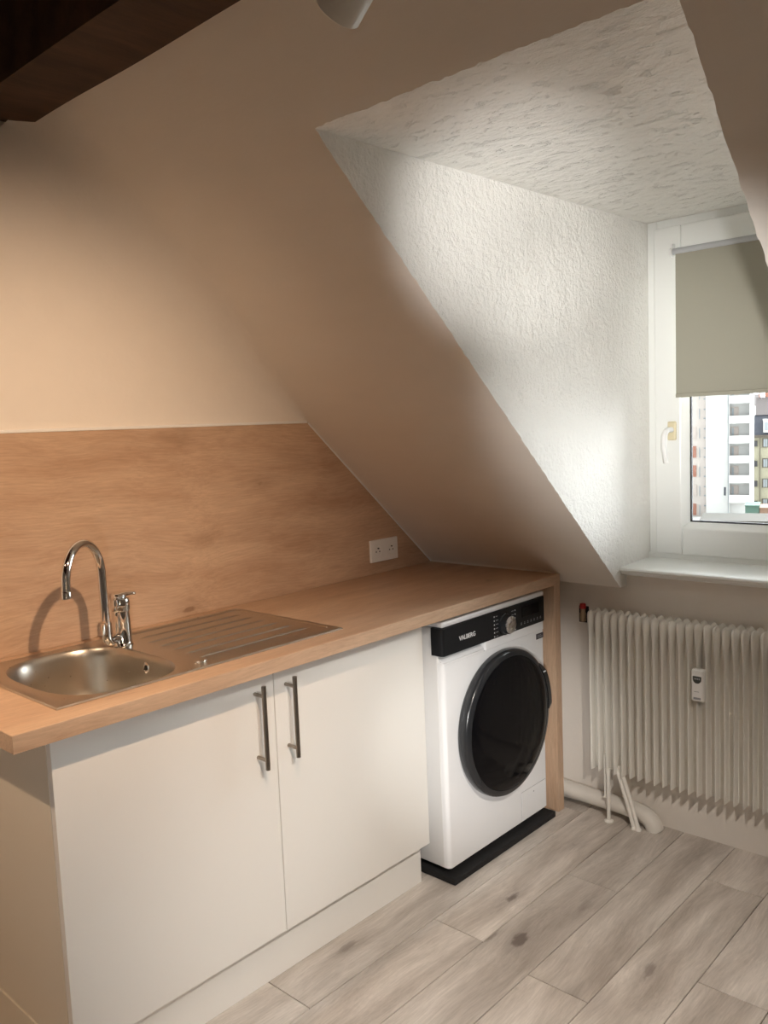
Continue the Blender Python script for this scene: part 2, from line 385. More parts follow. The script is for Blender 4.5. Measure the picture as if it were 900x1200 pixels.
# soft plaster cove where the wall runs into the slope
bm = bmesh.new(); rows = []; nz_ = 40
for i in range(nz_ + 1):
    z = 1.487 + (2.34 - 1.487) * i / nz_; R = .012 + .13 * min(1, (z - 1.487) / .45) ** .8
    E = Vector((SX(z), 0, z)); ni = -nrm; row = []
    for k in range(9):
        a = PI / 2 * k / 8
        row.append(bm.verts.new(E + ni * R + Vector((0, -R, 0)) - ni * R * math.cos(a) + Vector((0, R * math.sin(a), 0))))
    rows.append(row)
for a, b in zip(rows, rows[1:]):
    for k in range(8): bm.faces.new((a[k], a[k + 1], b[k + 1], b[k]))
struct(finish('wall_cove', bm, M['paint'], smooth=True, autosmooth=80))
# dormer cheeks, ceiling
def cheek(name, edge, y):
    bm = bmesh.new()
    n = len(edge) - 1
    mid = [Vector((XLIP, y, ZLIP)).lerp(Vector((XD, y, ZD0)), i / n) for i in range(n + 1)]
    far = [Vector((XWIN + .02, y, .86 + (ZD1 - .86) * i / n)) for i in range(n + 1)]
    row = [m.lerp(f, min(.9, .010 / max(.011, (f - m).length))) for m, f in zip(mid, far)]
    strip(bm, edge, row); strip(bm, row, far); bmesh.ops.remove_doubles(bm, verts=bm.verts[:], dist=1e-5)
    return struct(finish(name, bm, M['stucco']))
cheek('wall_dormer_left', left_edge, YL); cheek('wall_dormer_right', right_edge, YR)
bm = bmesh.new(); nn = len(top_edge) - 1
tm = [Vector((XD + .010, YL + (YR - YL) * i / nn, ZD0 + (ZD1 - ZD0) * .010 / (XWIN + .02 - XD))) for i in range(nn + 1)]
strip(bm, top_edge, tm); strip(bm, tm, [Vector((XWIN + .02, p.y, ZD1)) for p in tm]); bmesh.ops.remove_doubles(bm, verts=bm.verts[:], dist=1e-5); struct(finish('ceiling_dormer', bm, M['stucco_ceil']))
# ceiling boards above the beam, running along the beam
bm = bmesh.new(); x = X0; i = 0
while x < XT + .2:
    box(bm, x + .002, x + .138, Y0, 0, ZC - .02 - (i % 2) * .004, ZC + .01); x += .14; i += 1
struct(finish('ceiling', bm, M['boards']))
def beam(x0, x1, z0, z1):
    bm = bmesh.new(); nY, nS = 60, 6
    ring = []
    for j in range(nS): ring.append((x0 + (x1 - x0) * j / nS, z0))
    for j in range(nS): ring.append((x1, z0 + (z1 - z0) * j / nS))
    for j in range(nS): ring.append((x1 - (x1 - x0) * j / nS, z1))
    for j in range(nS): ring.append((x0, z1 - (z1 - z0) * j / nS))
    rows = []
    for k in range(nY + 1):
        y = Y0 + (0 - Y0) * k / nY; row = []
        for (x, z) in ring:
            d = mnoise.noise_vector(Vector((x * 9, y * 2.2, z * 9))) * .005
            row.append(bm.verts.new((x + d.x, y, z + d.z)))
        rows.append(row)
    n = len(ring)
    for a, b in zip(rows, rows[1:]):
        for k in range(n): bm.faces.new((a[k], a[(k + 1) % n], b[(k + 1) % n], b[k]))
    return struct(finish('ceiling_beam', bm, M['beamwood'], autosmooth=40))
beam(.165, .335, 2.283, 2.49); beam(-.75, -.58, 2.30, 2.49); beam(-1.75, -1.58, 2.30, 2.49)
# remaining walls
bm = bmesh.new(); bm.faces.new([bm.verts.new(p) for p in ((X0, Y0, -.02), (X0, 0, -.02), (X0, 0, ZC), (X0, Y0, ZC))]); struct(finish('wall_left', bm, M['paint']))
bm = bmesh.new(); bm.faces.new([bm.verts.new(p) for p in ((X0, Y0, -.02), (X1, Y0, -.02), (X1, Y0, ZC), (X0, Y0, ZC))])
struct(finish('wall_front', bm, M['paint']))
# outer shell of the house so that no sky reaches the back of the thin walls
# ------------------------------------------------------------------ window 1 (dormer)
def frame_bm(bm, x0, x1, ya, yb, za, zb, w, bev=.004):
    """rectangular frame in the y-z plane, ya > yb"""
    box(bm, x0, x1, ya - w, ya, za, zb, bev); box(bm, x0, x1, yb, yb + w, za, zb, bev)
    box(bm, x0, x1, yb + w, ya - w, za, za + w, bev); box(bm, x0, x1, yb + w, ya - w, zb - w, zb, bev)
win = struct(bpy.data.objects.new('window_1', None)); COL.objects.link(win); win.location = (XWIN, (YL + YR) / 2, .93); WLOC[win.name] = Vector(win.location)
bm = bmesh.new(); frame_bm(bm, 2.205, 2.265, YL, YR, .925, 2.15, .036)
box(bm, 2.195, 2.21, YL - .003, YR + .003, .925, .957, .003)
finish('window_frame', bm, M['pvc'], win)
sy0, sy1, sz0, sz1 = YL - .030, YR + .030, .957, 2.120
bm = bmesh.new(); frame_bm(bm, 2.188, 2.262, sy0, sy1, sz0, sz1, .100, .006)
sash = finish('sash', bm, M['pvc'], win)
gy0, gy1, gz0, gz1 = sy0 - .100, sy1 + .100, sz0 + .100, sz1 - .100
bm = bmesh.new()   # sloped glazing bead
def bead(bm, a, b, xa, xb):
    (ya, yb, za, zb) = a; (yc, yd, zc, zd) = b
    A = [bm.verts.new(p) for p in ((xa, ya, za), (xa, yb, za), (xa, yb, zb), (xa, ya, zb))]
    B = [bm.verts.new(p) for p in ((xb, yc, zc), (xb, yd, zc), (xb, yd, zd), (xb, yc, zd))]
    for i in range(4): bm.faces.new((A[i], A[(i + 1) % 4], B[(i + 1) % 4], B[i]))
bead(bm, (gy0 + .002, gy1 - .002, gz0 - .002, gz1 + .002), (gy0 - .022, gy1 + .022, gz0 + .020, gz1 - .020), 2.190, 2.214)
finish('glazing_bead', bm, M['pvc'], sash)
bm = bmesh.new(); frame_bm(bm, 2.213, 2.222, gy0 - .019, gy1 + .019, gz0 + .017, gz1 - .017, .008, 0)
finish('gasket', bm, M['gasket'], sash)
bm = bmesh.new(); box(bm, 2.217, 2.221, gy1 + .02, gy0 - .02, gz0 + .018, gz1 - .018)
finish('pane', bm, M['glass'], sash)
# handle
bm = bmesh.new(); hy, hz = -.936, 1.405
box(bm, 2.176, 2.190, hy - .015, hy + .015, hz - .034, hz + .034, .005, 3)
hd = finish('window_handle', bm, M['gold'], win)
bm = bmesh.new()
tube(bm, [(2.178, hy, hz + .004), (2.150, hy, hz + .004), (2.140, hy + .004, hz - .002), (2.136, hy + .009, hz - .02), (2.136, hy + .010, hz - .06), (2.140, hy + .004, hz - .112)],
     [.010, .010, .0105, .0105, .0095, .0085], 14)
finish('lever', bm, M['white_plastic'], hd, smooth=True)
# sill board with a rounded nose
bm = bmesh.new()
prof = [(2.200, .940), (1.975, .934), (1.967, .931), (1.964, .925), (1.967, .919), (1.974, .916), (1.974, .910), (1.982, .906), (2.2, .906)]
prism(bm, prof, 1, YL + .001, YR - .001)
finish('window_sill', bm, M['pvc'], win)
# roller blind (hangs in front of the sash)
rb = thing('roller_blind', 'beige grey roller blind pulled halfway down over the dormer window', 'blind', (2.165, (YL + YR) / 2, 1.52))
bm = bmesh.new(); nseg = 24
by0, by1 = -.962, -1.545
a = []
for k in range(nseg + 1):
    y = by0 + (by1 - by0) * k / nseg
    a.append([bm.verts.new((x, y, z)) for x, z in ((2.1605, 2.016), (2.160, 1.80), (2.160, 1.536), (2.156, 1.534), (2.156, 1.522), (2.164, 1.522), (2.164, 1.534), (2.161, 1.536), (2.161, 1.80), (2.1615, 2.016))])
for p, q in zip(a, a[1:]):
    for i in range(9): bm.faces.new((p[i], p[i + 1], q[i + 1], q[i]))
bm.faces.new(a[0]); bm.faces.new(a[-1])
finish('blind_cloth', bm, M['blind'], rb)
bm = bmesh.new(); tube(bm, [(2.165, -.952, 2.026), (2.165, -1.555, 2.026)], .011, 20); finish('roller_tube', bm, M['alu'], rb, smooth=True)
for y in (-.946, -1.561):
    bm = bmesh.new(); lathe(bm, [(.013, -.004), (.016, -.003), (.016, .003), (.013, .004)], (2.165, y, 2.024), (0, 1, 0), 20)
    box(bm, 2.165, 2.19, y - .003, y + .003, 2.015, 2.055, .001); finish('bracket', bm, M['white_plastic'], rb, autosmooth=40)

# ------------------------------------------------------------------ splashback
t = thing('splashback_panel', 'oak laminate splashback panel on the wall behind sink and worktop', 'splashback', (0.6, -.006, .8985))
bm = bmesh.new(); ZS = 1.485
prism(bm, [(-.097, .8985), (SX(.8985) - .006, .8985), (SX(ZS) - .006, ZS), (-.097, ZS)], 1, -.012, -.001)
finish('panel', bm, M['oak'], t)
bm = bmesh.new(); box(bm, -.097, SX(ZS) - .012, -.015, -.001, ZS, ZS + .009, .002); finish('edge_strip', bm, M['white_plastic'], t)
# sealant bead where the splashback meets the slope, and along the worktop end
bm = bmesh.new(); tube(bm, [(SX(ZS) - .006, -.013, ZS), (SX(.9) - .006, -.013, .902)], .0035, 8); struct(finish('trim_1', bm, M['white_plastic']))
bm = bmesh.new(); tube(bm, [(SX(.9) - .004, -.013, .9005), (SX(.9) - .004, -.60, .9005)], .003, 8); struct(finish('trim_2', bm, M['paint']))

# double socket
t = thing('double_socket', 'white double wall socket on the oak splashback', 'socket', (1.63, -.012, .944))
bm = bmesh.new(); box(bm, 1.553, 1.708, -.022, -.012, .944, 1.030, .003, 3); finish('cover_plate', bm, M['white_plastic'], t)
for x in (1.592, 1.668):
    bm = bmesh.new(); zc = .986
    lathe(bm, [(.0235, .0), (.0235, .0022), (.021, .0022), (.019, .0004), (.0, .0003)], (x, -.0218, zc), (0, -1, 0), 32, cap1=False)
    s = finish('socket', bm, M['white_plastic'], t, autosmooth=35)
    bm = bmesh.new()
    for dx, dz in ((-.0095, -.002), (.0095, -.002)): lathe(bm, [(.0028, 0), (.0028, .0006)], (x + dx, -.0220, zc + dz), (0, -1, 0), 12)
    lathe(bm, [(.0024, 0), (.0024, .006)], (x, -.0220, zc + .011), (0, -1, 0), 12)
    finish('contacts', bm, M['dark'], s)

# ------------------------------------------------------------------ worktop and end panel
ZT, ZB, YC, XL_, XE = .8985, .8614, -.6188, -.097, 1.9255
bx0, bx1, by_0, by_1 = .055, .41, -.54, -.085     # sink cut-out
bm = bmesh.new()
def ringz(z, g=0):
    o = [bm.verts.new(p) for p in ((XL_ + g, YC + g, z), (XE - g, YC + g, z), (XE - g, -.013, z), (XL_ + g, -.013, z))]
    i = [bm.verts.new(p) for p in ((bx0, by_0, z), (bx1, by_0, z), (bx1, by_1, z), (bx0, by_1, z))]
    return o, i
o1, i1 = ringz(ZT, .0012); o2, i2 = ringz(ZB, 0)
o3 = [bm.verts.new(p) for p in ((XL_, YC, ZT - .0012), (XE, YC, ZT - .0012), (XE, -.013, ZT - .0012), (XL_, -.013, ZT - .0012))]
for k in range(4):
    n = (k + 1) % 4
    bm.faces.new((o1[k], o1[n], i1[n], i1[k])); bm.faces.new((o2[k], o2[n], i2[n], i2[k]))
    bm.faces.new((o1[k], o1[n], o3[n], o3[k])); bm.faces.new((o3[k], o3[n], o2[n], o2[k])); bm.faces.new((i1[k], i1[n], i2[n], i2[k]))
tag(centre(finish('worktop', bm, M['oak_top'])), 'long oak laminate worktop over the white cabinet and washing machine', 'worktop')
bm = bmesh.new(); box(bm, XE - .040, XE - .0005, YC, -.02, 0, ZB, .001)
# turn the grain upright
ep = finish('end_panel', bm, None if False else M['oak_top'])
ep.data.transform(Matrix.Translation(Vector((-(XE - .02), .32, 0)))); ep.data.transform(Matrix.Rotation(PI / 2, 4, 'Y')); ep.rotation_euler = (0, -PI / 2, 0); ep.location = (XE - .02, -.32, 0)
tag(ep, 'upright oak end panel holding up the worktop right of the washing machine', 'panel')

# ------------------------------------------------------------------ base cabinet
t = thing('sink_cabinet', 'white two door sink base cabinet with bar handles under the worktop', 'cabinet', (.6, -.28, 0))
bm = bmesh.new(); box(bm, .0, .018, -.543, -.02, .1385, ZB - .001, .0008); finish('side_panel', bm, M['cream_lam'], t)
bm = bmesh.new(); box(bm, 1.182, 1.2, -.543, -.02, .1385, ZB - .001, .0008); finish('side_panel', bm, M['white_lam'], t)
bm = bmesh.new(); box(bm, .018, 1.182, -.543, -.02, .1385, .1565); finish('bottom_panel', bm, M['white_lam'], t)
bm = bmesh.new(); box(bm, .018, 1.182, -.03, -.022, .1565, ZB - .02); finish('back_panel', bm, M['white_lam'], t)
bm = bmesh.new(); box(bm, -.004, 1.193, -.528, -.512, 0.0005, .138, .001); finish('plinth', bm, M['white_lam'], t)
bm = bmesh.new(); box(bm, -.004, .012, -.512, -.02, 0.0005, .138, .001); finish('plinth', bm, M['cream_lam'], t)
for (xa, xb, hx) in ((.0005, .5985, .537), (.6015, 1.1995, .640)):
    bm = bmesh.new(); box(bm, xa, xb, -.5628, -.5445, .1385, .8585, .0012); d = finish('door', bm, M['white_lam'], t)
    bm = bmesh.new(); tube(bm, [(hx, -.600, .613), (hx, -.600, .829)], .006, 16)
    for z in (.637, .803): tube(bm, [(hx, -.5625, z), (hx, -.600, z)], .0048, 14)
    finish('handle', bm, M['nickel'], d, autosmooth=40)

# ------------------------------------------------------------------ sink
t = thing('sink', 'stainless steel inset sink with single bowl and ribbed drainer', 'sink', (.45, -.30, ZT))
bcx, bcy, bhx, bhy, bn = .232, -.315, .162, .218, 2.9
NS = 96
def sup(s, z, a=None):
    out = []
    for k in range(NS):
        th = 2 * PI * k / NS; c, sn = math.cos(th), math.sin(th)
        out.append(Vector((bcx + s * bhx * math.copysign(abs(c) ** (2 / bn), c), bcy + s * bhy * math.copysign(abs(sn) ** (2 / bn), sn), z)))
    return out
def loft(bm, rings, close=False):
    R = [[bm.verts.new(p) for p in r] for r in rings]
    for a, b in zip(R, R[1:]):
        for k in range(len(a)): bm.faces.new((a[k], a[(k + 1) % len(a)], b[(k + 1) % len(b)], b[k]))
    if close: bm.faces.new(R[-1])
    return R
zt = ZT + .0035
sx0, sx1, sy0_, sy1_ = .030, .876, -.545, -.060
def rect_pt(p, g, z):
    d = Vector((p.x - bcx, p.y - bcy)); best = 1e9
    for lim, c, comp in ((sx0 + g, bcx, d.x), (sx1 - g, bcx, d.x), (sy0_ + g, bcy, d.y), (sy1_ - g, bcy, d.y)):
        if abs(comp) > 1e-9:
            s = (lim - c) / comp
            if s > 0: best = min(best, s)
    return Vector((bcx + d.x * best, bcy + d.y * best, z))
# perimeter points ordered by angle, corners included
angs = set()
base = sup(1.0, zt)
pl_angles = sorted([(math.atan2(p.y - bcy, p.x - bcx)) for p in base] + [math.atan2(cy - bcy, cx - bcx) for cx in (sx0, sx1) for cy in (sy0_, sy1_)])
def sup_dir(a, s, z):
    c, sn = math.cos(a), math.sin(a)
    r = (abs(c / bhx) ** bn + abs(sn / bhy) ** bn) ** (-1 / bn)
    return Vector((bcx + s * r * c, bcy + s * r * sn, z))
def rect_dir(a, g, z): return rect_pt(Vector((bcx + math.cos(a), bcy + math.sin(a), 0)), g, z)
bm = bmesh.new()
loft(bm, [[rect_dir(a, 0, ZT + .0002) for a in pl_angles], [rect_dir(a, 0, zt - .0010) for a in pl_angles], [rect_dir(a, .0018, zt + .0012) for a in pl_angles], [rect_dir(a, .0055, zt + .0012) for a in pl_angles],
          [rect_dir(a, .010, zt - .0012) for a in pl_angles], [sup_dir(a, 1.055, zt - .0012) for a in pl_angles], [sup_dir(a, 1.035, zt - .0002) for a in pl_angles], [sup_dir(a, 1.005, zt - .0002) for a in pl_angles]])
finish('drainer_top', bm, M['steel'], t, autosmooth=30)
bm = bmesh.new()
prof = [(1.006, zt - .0003), (1.0, zt - .0012), (.985, zt - .006), (.965, zt - .02), (.945, zt - .06), (.925, zt - .10), (.90, zt - .125), (.85, zt - .143), (.76, zt - .150), (.5, zt - .153), (.2, zt - .155)]
loft(bm, [[sup_dir(a, s, z) for a in pl_angles] for s, z in prof], True); finish('bowl', bm, M['steel'], t, smooth=True, autosmooth=60)
bm = bmesh.new(); lathe(bm, [(.045, 0), (.044, .003), (.030, .002), (.0, .0015)], (bcx, bcy, zt - .1555), n=32, cap1=False); dr = finish('drain_basket', bm, M['chrome'], t, autosmooth=30)
bm = bmesh.new()
ox, oy = bcx + bhx * .948, bcy
lathe(bm, [(.014, 0), (.014, .003), (.010, .004), (.008, .002), (0, .002)], (ox + .001, oy, zt - .035), (-1, 0, .1), 24, cap1=False); ov = finish('overflow', bm, M['chrome'], t, autosmooth=30)
bm = bmesh.new(); lathe(bm, [(.0065, 0), (.0065, .0006)], (ox - .0022, oy, zt - .035), (-1, 0, .1), 16); finish('overflow_hole', bm, M['dark'], ov)
for i in range(7):
    y = -.455 + i * .0615; xa, xb = .452, .825
    if i > 4: xa = .47
    bm = bmesh.new(); z = zt - .0016; nn = 16; rows = []
    for k in range(nn + 1):
        x = xa + (xb - xa) * k / nn; e = min(1, min(k, nn - k) / 1.0); w = .0042 * (.25 + .75 * e); h = .0042 * (.1 + .9 * e)
        rows.append([bm.verts.new((x, y - w + 2 * w * q / 6, z + h * math.sin(PI * q / 6))) for q in range(7)])
    for a, b in zip(rows, rows[1:]):
        for q in range(6): bm.faces.new((a[q], a[q + 1], b[q + 1], b[q]))
    finish('drainer_rib', bm, M['steel'], t, smooth=True)
# pressed frame line round the drainer and small overflow lip
bm = bmesh.new(); z = zt - .0014
tube(bm, [(.858, -.50, z), (.862, -.49, z), (.862, -.09, z), (.856, -.080, z), (.48, -.076, z)], .0022, 8); finish('drainer_bead', bm, M['steel'], t, smooth=True)
bm = bmesh.new(); lathe(bm, [(.018, 0), (.017, .003), (.010, .0052), (0, .0055)], (.432, -.488, zt - .0014), n=28, cap1=False)
for v in bm.verts: v.co.y = -.488 + (v.co.y + .488) * .65
finish('drainer_button', bm, M['steel'], t, smooth=True)

# ------------------------------------------------------------------ tap
fx, fy, fz = .405, -.172, zt - .001
t = thing('kitchen_tap', 'chrome mixer tap with swan neck spout behind the sink bowl', 'tap', (fx, fy, fz))
bm = bmesh.new()
lathe(bm, [(.0285, 0), (.0285, .004), (.0265, .007), (.0250, .012), (.0242, .06), (.0238, .096), (.0250, .0975), (.0262, .100), (.0262, .121), (.0245, .129), (.016, .134), (0, .1345)], (fx, fy, fz), n=40, cap1=False)
finish('body', bm, M['chrome'], t, autosmooth=32)
th = math.radians(210); dx, dy = math.cos(th), math.sin(th)
def SP(r, z): return Vector((fx + dx * r, fy + dy * r, fz + z))
ER = .026; ec = .078 - ER
pts = [(.012, .026), (.030, .026)] + [(ec + ER * math.sin(a), .026 + ER - ER * math.cos(a)) for a in [PI / 2 * k / 10 for k in range(0, 11)]] + [(.078, .060), (.078, .074), (.078, .082)]
bm = bmesh.new(); tube(bm, [SP(*p) for p in pts], [.0125] * (len(pts) - 3) + [.0125, .0135, .0135], 20)
finish('swivel', bm, M['chrome'], t, smooth=True, autosmooth=50)
bm = bmesh.new()
R0 = .080; cr, cz = .0795 + R0, .214
arc = [(.078, .080), (.078, .12), (.0785, .16), (.079, .19)]
for k in range(0, 21):
    a = PI - PI * k / 20
    arc.append((cr + R0 * math.cos(a), cz + R0 * 1.10 * math.sin(a)))
arc += [(cr + R0 + .001, .204), (cr + R0 + .002, .196)]
tube(bm, [SP(*p) for p in arc], .0112, 22)
finish('spout', bm, M['chrome'], t, smooth=True, autosmooth=50)
bm = bmesh.new(); lathe(bm, [(.0118, 0), (.0124, -.001), (.0124, -.017), (.0105, -.019), (.0, -.017)], SP(cr + R0 + .002, .197), n=24, cap0=True, cap1=False); finish('aerator', bm, M['chrome'], t, autosmooth=35)
bm = bmesh.new()   # flat paddle lever, pointing right and slightly up
rows = []
for k in range(13):
    s = k / 12; x = -.024 + s * .066; w = .0235 * (1 - .50 * s) * (1 if s < .95 else .8) * (.55 if k == 0 else 1); zz = .1355 + .003 * s + .004 * math.sin(PI * s); h = .0105 - .0050 * s
    row = []
    for q in range(12):
        aa = 2 * PI * q / 12; row.append(bm.verts.new((fx + x, fy - .004 * s + w * math.cos(aa), fz + zz + h * math.sin(aa))))
    rows.append(row)
for a, b in zip(rows, rows[1:]):
    for q in range(12): bm.faces.new((a[q], a[(q + 1) % 12], b[(q + 1) % 12], b[q]))
bm.faces.new(rows[0]); bm.faces.new(rows[-1]); finish('lever', bm, M['chrome'], t, smooth=True, autosmooth=50)

# ------------------------------------------------------------------ washing machine
wx0, wx1, wy0, wy1, wz0, wz1 = 1.250, 1.842, -.600, -.03, .030, .848
t = thing('washing_machine', 'white front loading washing machine with black door under the worktop', 'washing machine', ((wx0 + wx1) / 2, -.3, wz0))
bm = bmesh.new(); box(bm, wx0, wx1, wy0 + .02, wy1, wz0 + .008, wz1 - .022, .006, 3)
for x in (wx0 + .05, wx1 - .05):
    for y in (wy0 + .06, wy1 - .06): tube(bm, [(x, y, wz0 - .008), (x, y, wz0 + .02)], .02, 12)
finish('casing', bm, M['grey_side'], t, autosmooth=35)
bm = bmesh.new()   # front panel, round-cornered at left and right
def rslab(bm, x0, x1, z0, z1, yf, yb, r):
    poly = [(x0, yb)]
    for k in range(7): a = PI + (PI / 2) * k / 6; poly.append((x0 + r + r * math.cos(a), yf + r + r * math.sin(a)))
    for k in range(7): a = 1.5 * PI + (PI / 2) * k / 6; poly.append((x1 - r + r * math.cos(a), yf + r + r * math.sin(a)))
    poly.append((x1, yb)); prism(bm, poly, 2, z0, z1)
rslab(bm, wx0 + .001, wx1 - .001, wz0 + .010, .708, wy0, wy0 + .04, .014)
rslab(bm, 1.478, wx1 - .001, .7085, .7395, wy0, wy0 + .04, .008)
finish('front_panel', bm, M['white_enamel'], t, autosmooth=35)
bm = bmesh.new()   # detergent drawer with grip recess
rslab(bm, wx0 + .001, 1.4765, .7085, .716, wy0, wy0 + .04, .010)
prism(bm, [(wy0 + .004, .716), (wy0 + .030, .7385), (wy0 + .04, .7385), (wy0 + .04, .716)], 0, wx0 + .004, 1.474)
finish('detergent_drawer', bm, M['white_enamel'], t, autosmooth=35)
bm = bmesh.new(); rslab(bm, wx0 - .006, wx1 + .0, .740, .8285, wy0 - .006, wy0 + .04, .012); cp = finish('control_panel', bm, M['black_panel'], t, autosmooth=35)
bm = bmesh.new(); box(bm, wx0, wx1, wy0 - .002, wy1, .829, wz1, .006, 3); finish('top_lid', bm, M['white_enamel'], t, autosmooth=35)
yp = wy0 - .0064
bm = text_bm('VALBERG', .0205, (1.373, yp, .7805), FRONT @ Matrix.Scale(1.02, 4, (1, 0, 0)), .0006); finish('brand_lettering', bm, M['mark'], cp)
kx, kz = 1.585, .778
bm = bmesh.new(); lathe(bm, [(.038, 0), (.038, .004), (.034, .006), (.032, .022), (.030, .0245)], (kx, yp + .0005, kz), (0, -1, 0), 40); kn = finish('programme_knob', bm, M['black_rim'], t, autosmooth=35)
bm = bmesh.new(); lathe(bm, [(.0295, .0225), (.0295, .0265), (.028, .0275), (0, .0275)], (kx, yp + .0005, kz), (0, -1, 0), 40, cap1=False)
for f in bm.faces:
    c = f.calc_center_median(); f.material_index = 0
finish('knob_face', bm, steel('knob_aluminium', (.72, .72, .73), .28, (40, 40, 40), .2), kn, autosmooth=35)
random.seed(3)
for s in (-1, 1):
    bm = bmesh.new(); bl = bmesh.new()
    for k in range(6):
        z = kz - .032 + k * .0135; x = kx + s * .062
        box(bm, x - .0022, x + .0022, yp - .0006, yp, z - .0022, z + .0022)
        l = random.uniform(.010, .016); x2 = kx + s * .053
        box(bl, min(x2, x2 - s * l), max(x2, x2 - s * l), yp - .0005, yp, z - .0011, z + .0011)
    finish('programme_symbols', bm, M['mark'], cp); finish('programme_names', bl, M['dim_mark'], cp)
bm = bmesh.new(); box(bm, 1.69, 1.80, yp - .0006, yp + .001, .778, .815, .0005); finish('display', bm, M['black_gloss'], cp)
bm = bmesh.new()
for k in range(7):
    x = 1.685 + k * .0205; box(bm, x - .004, x + .004, yp - .0005, yp, .7545, .7565); box(bm, x - .002, x + .002, yp - .0005, yp, .759, .762, mi=0)
finish('button_marks', bm, M['dim_mark'], cp)
bm = bmesh.new(); box(bm, 1.787, 1.834, wy0 - .0012, wy0 + .001, .678, .698, .0004); st = finish('rating_sticker', bm, M['sticker'], t)
bm = bmesh.new(); box(bm, 1.793, 1.826, wy0 - .0016, wy0 - .001, .684, .6865); box(bm, 1.793, 1.818, wy0 - .0016, wy0 - .001, .690, .692); finish('sticker_print', bm, M['dim_mark'], st)
# filter flap with dark joint
bm = bmesh.new(); box(bm, 1.667, 1.668, wy0 - .0006, wy0, .045, .147); box(bm, 1.667, 1.826, wy0 - .0006, wy0, .1465, .1475); ff = finish('flap_joint', bm, M['dim_mark'], t)
bm = bmesh.new(); box(bm, 1.6685, 1.826, wy0 - .0015, wy0, .042, .1463, .0006); fp = finish('filter_flap', bm, M['white_enamel'], t)
bm = bmesh.new(); lathe(bm, [(.003, 0), (.003, .0005)], (1.745, wy0 - .0015, .128), (0, -1, 0), 12); finish('flap_latch', bm, M['dim_mark'], fp)
# door
dcx, dcz, dr_ = 1.556, .447, .250
dt = bpy.data.objects.new('door', None)
bm = bmesh.new()
lathe(bm, [(.240, -.002), (.246, .004), (dr_, .012), (dr_, .030), (.247, .037), (.240, .042), (.228, .044)], (dcx, wy0, dcz), (0, -1, 0), 96, cap1=False)
lathe(bm, [(.228, .044), (.224, .040)], (dcx, wy0, dcz), (0, -1, 0), 96, False, False)
door = finish('door', bm, M['black_rim'], t, autosmooth=40)
bm = bmesh.new()
lathe(bm, [(.2255, .038), (.2255, .0435), (.215, .0475), (.18, .052), (.12, .056), (.05, .058), (0, .0585)], (dcx, wy0, dcz), (0, -1, 0), 96, cap0=False, cap1=False)
finish('door_glass', bm, M['black_gloss'], door, smooth=True, autosmooth=40)
bm = bmesh.new()   # grip on the right rim
rows = []
for k in range(25):
    a = math.radians(-4 + 44 * k / 24); e = min(1, k / 2, (24 - k) / 6)
    rows.append([bm.verts.new((dcx + r * math.cos(a), wy0 - h, dcz + r * math.sin(a))) for r, h in ((.240, .010), (.250 + .014 * e, .012), (.250 + .017 * e, .026), (.249 + .014 * e, .040), (.238, .0445))])
for a, b in zip(rows, rows[1:]):
    for q in range(5): bm.faces.new((a[q], a[(q + 1) % 5], b[(q + 1) % 5], b[q]))
bm.faces.new(rows[0]); bm.faces.new(rows[-1]); gp = finish('door_grip', bm, M['black_rim'], door, autosmooth=40)
a = math.radians(31); bm = bmesh.new(); box(bm, dcx + .247 * math.cos(a) - .008, dcx + .247 * math.cos(a) + .006, wy0 - .0462, wy0 - .0425, dcz + .247 * math.sin(a) - .002, dcz + .247 * math.sin(a) + .002); finish('grip_mark', bm, M['mark'], door)
# rubber mat
bm = bmesh.new(); box(bm, 1.238, 1.846, -.630, -.03, .0005, .022, .003)
tag(centre(finish('rubber_mat', bm, M['rubber'])), 'black rubber mat under the washing machine', 'mat')

# ------------------------------------------------------------------ radiator
t = thing('radiator', 'white finned radiator under the dormer window', 'radiator', (1.96, -1.2, 0))
def fin_bm(y):
    bm = bmesh.new(); U = [0, .004, .012, .024, .034, .042, .050, .060, .072, .080, .084]
    HB = [.0000, .0026, .0036, .0030, .0022, .0020, .0022, .0030, .0036, .0026, .0]
    HT = [.0000, .0075, .0122, .0118, .0085, .0060, .0085, .0118, .0122, .0075, .0]
    def ztop(u):
        z = .778; r = .022
        for uu in (u, .084 - u):
            if uu < r: z -= r - math.sqrt(max(0, r * r - (r - uu) ** 2))
        return z - .010 * math.exp(-((u - .042) / .012) ** 2)
    def zbot(u): return .182 + .004 * abs(u - .042) / .042
    W = [0, .02, .08, .3, .6, .80, .88, .92, .95, .975, .99, 1.0]
    rings = []
    for w in W:
        k = 0 if w < .82 else min(1, (w - .82) / .12); k = k * k * (3 - 2 * k)
        c = 1 if w < .96 else math.sqrt(max(0, 1 - ((w - .96) / .04) ** 2)) * .9 + .1
        c = c * (.45 if w == 0 else 1)
        row = []
        for sgn in (1, -1):
            us = list(range(11)) if sgn == 1 else list(range(9, 0, -1))
            for i in us:
                h = (HB[i] * (1 - k) + HT[i] * k) * c
                z = zbot(U[i]) + w * (ztop(U[i]) - zbot(U[i])); row.append(bm.verts.new((1.918 + U[i], y + sgn * h, z)))
        rings.append(row)
    n = len(rings[0])
    for a, b in zip(rings, rings[1:]):
        for q in range(n): bm.faces.new((a[q], a[(q + 1) % n], b[(q + 1) % n], b[q]))
    bm.faces.new(rings[0]); bm.faces.new(rings[-1]); return bm
f0 = None
for k in range(30):
    y = -.7375 - k * .0302
    if f0 is None: f0 = finish('fin', fin_bm(y), M['radiator'], t, smooth=True, autosmooth=50)
    else:
        c = f0.copy(); COL.objects.link(c); c.parent = t; c.location = (0, -k * .0302, 0)
yend = -.7375 - 29 * .0302
bm = bmesh.new()
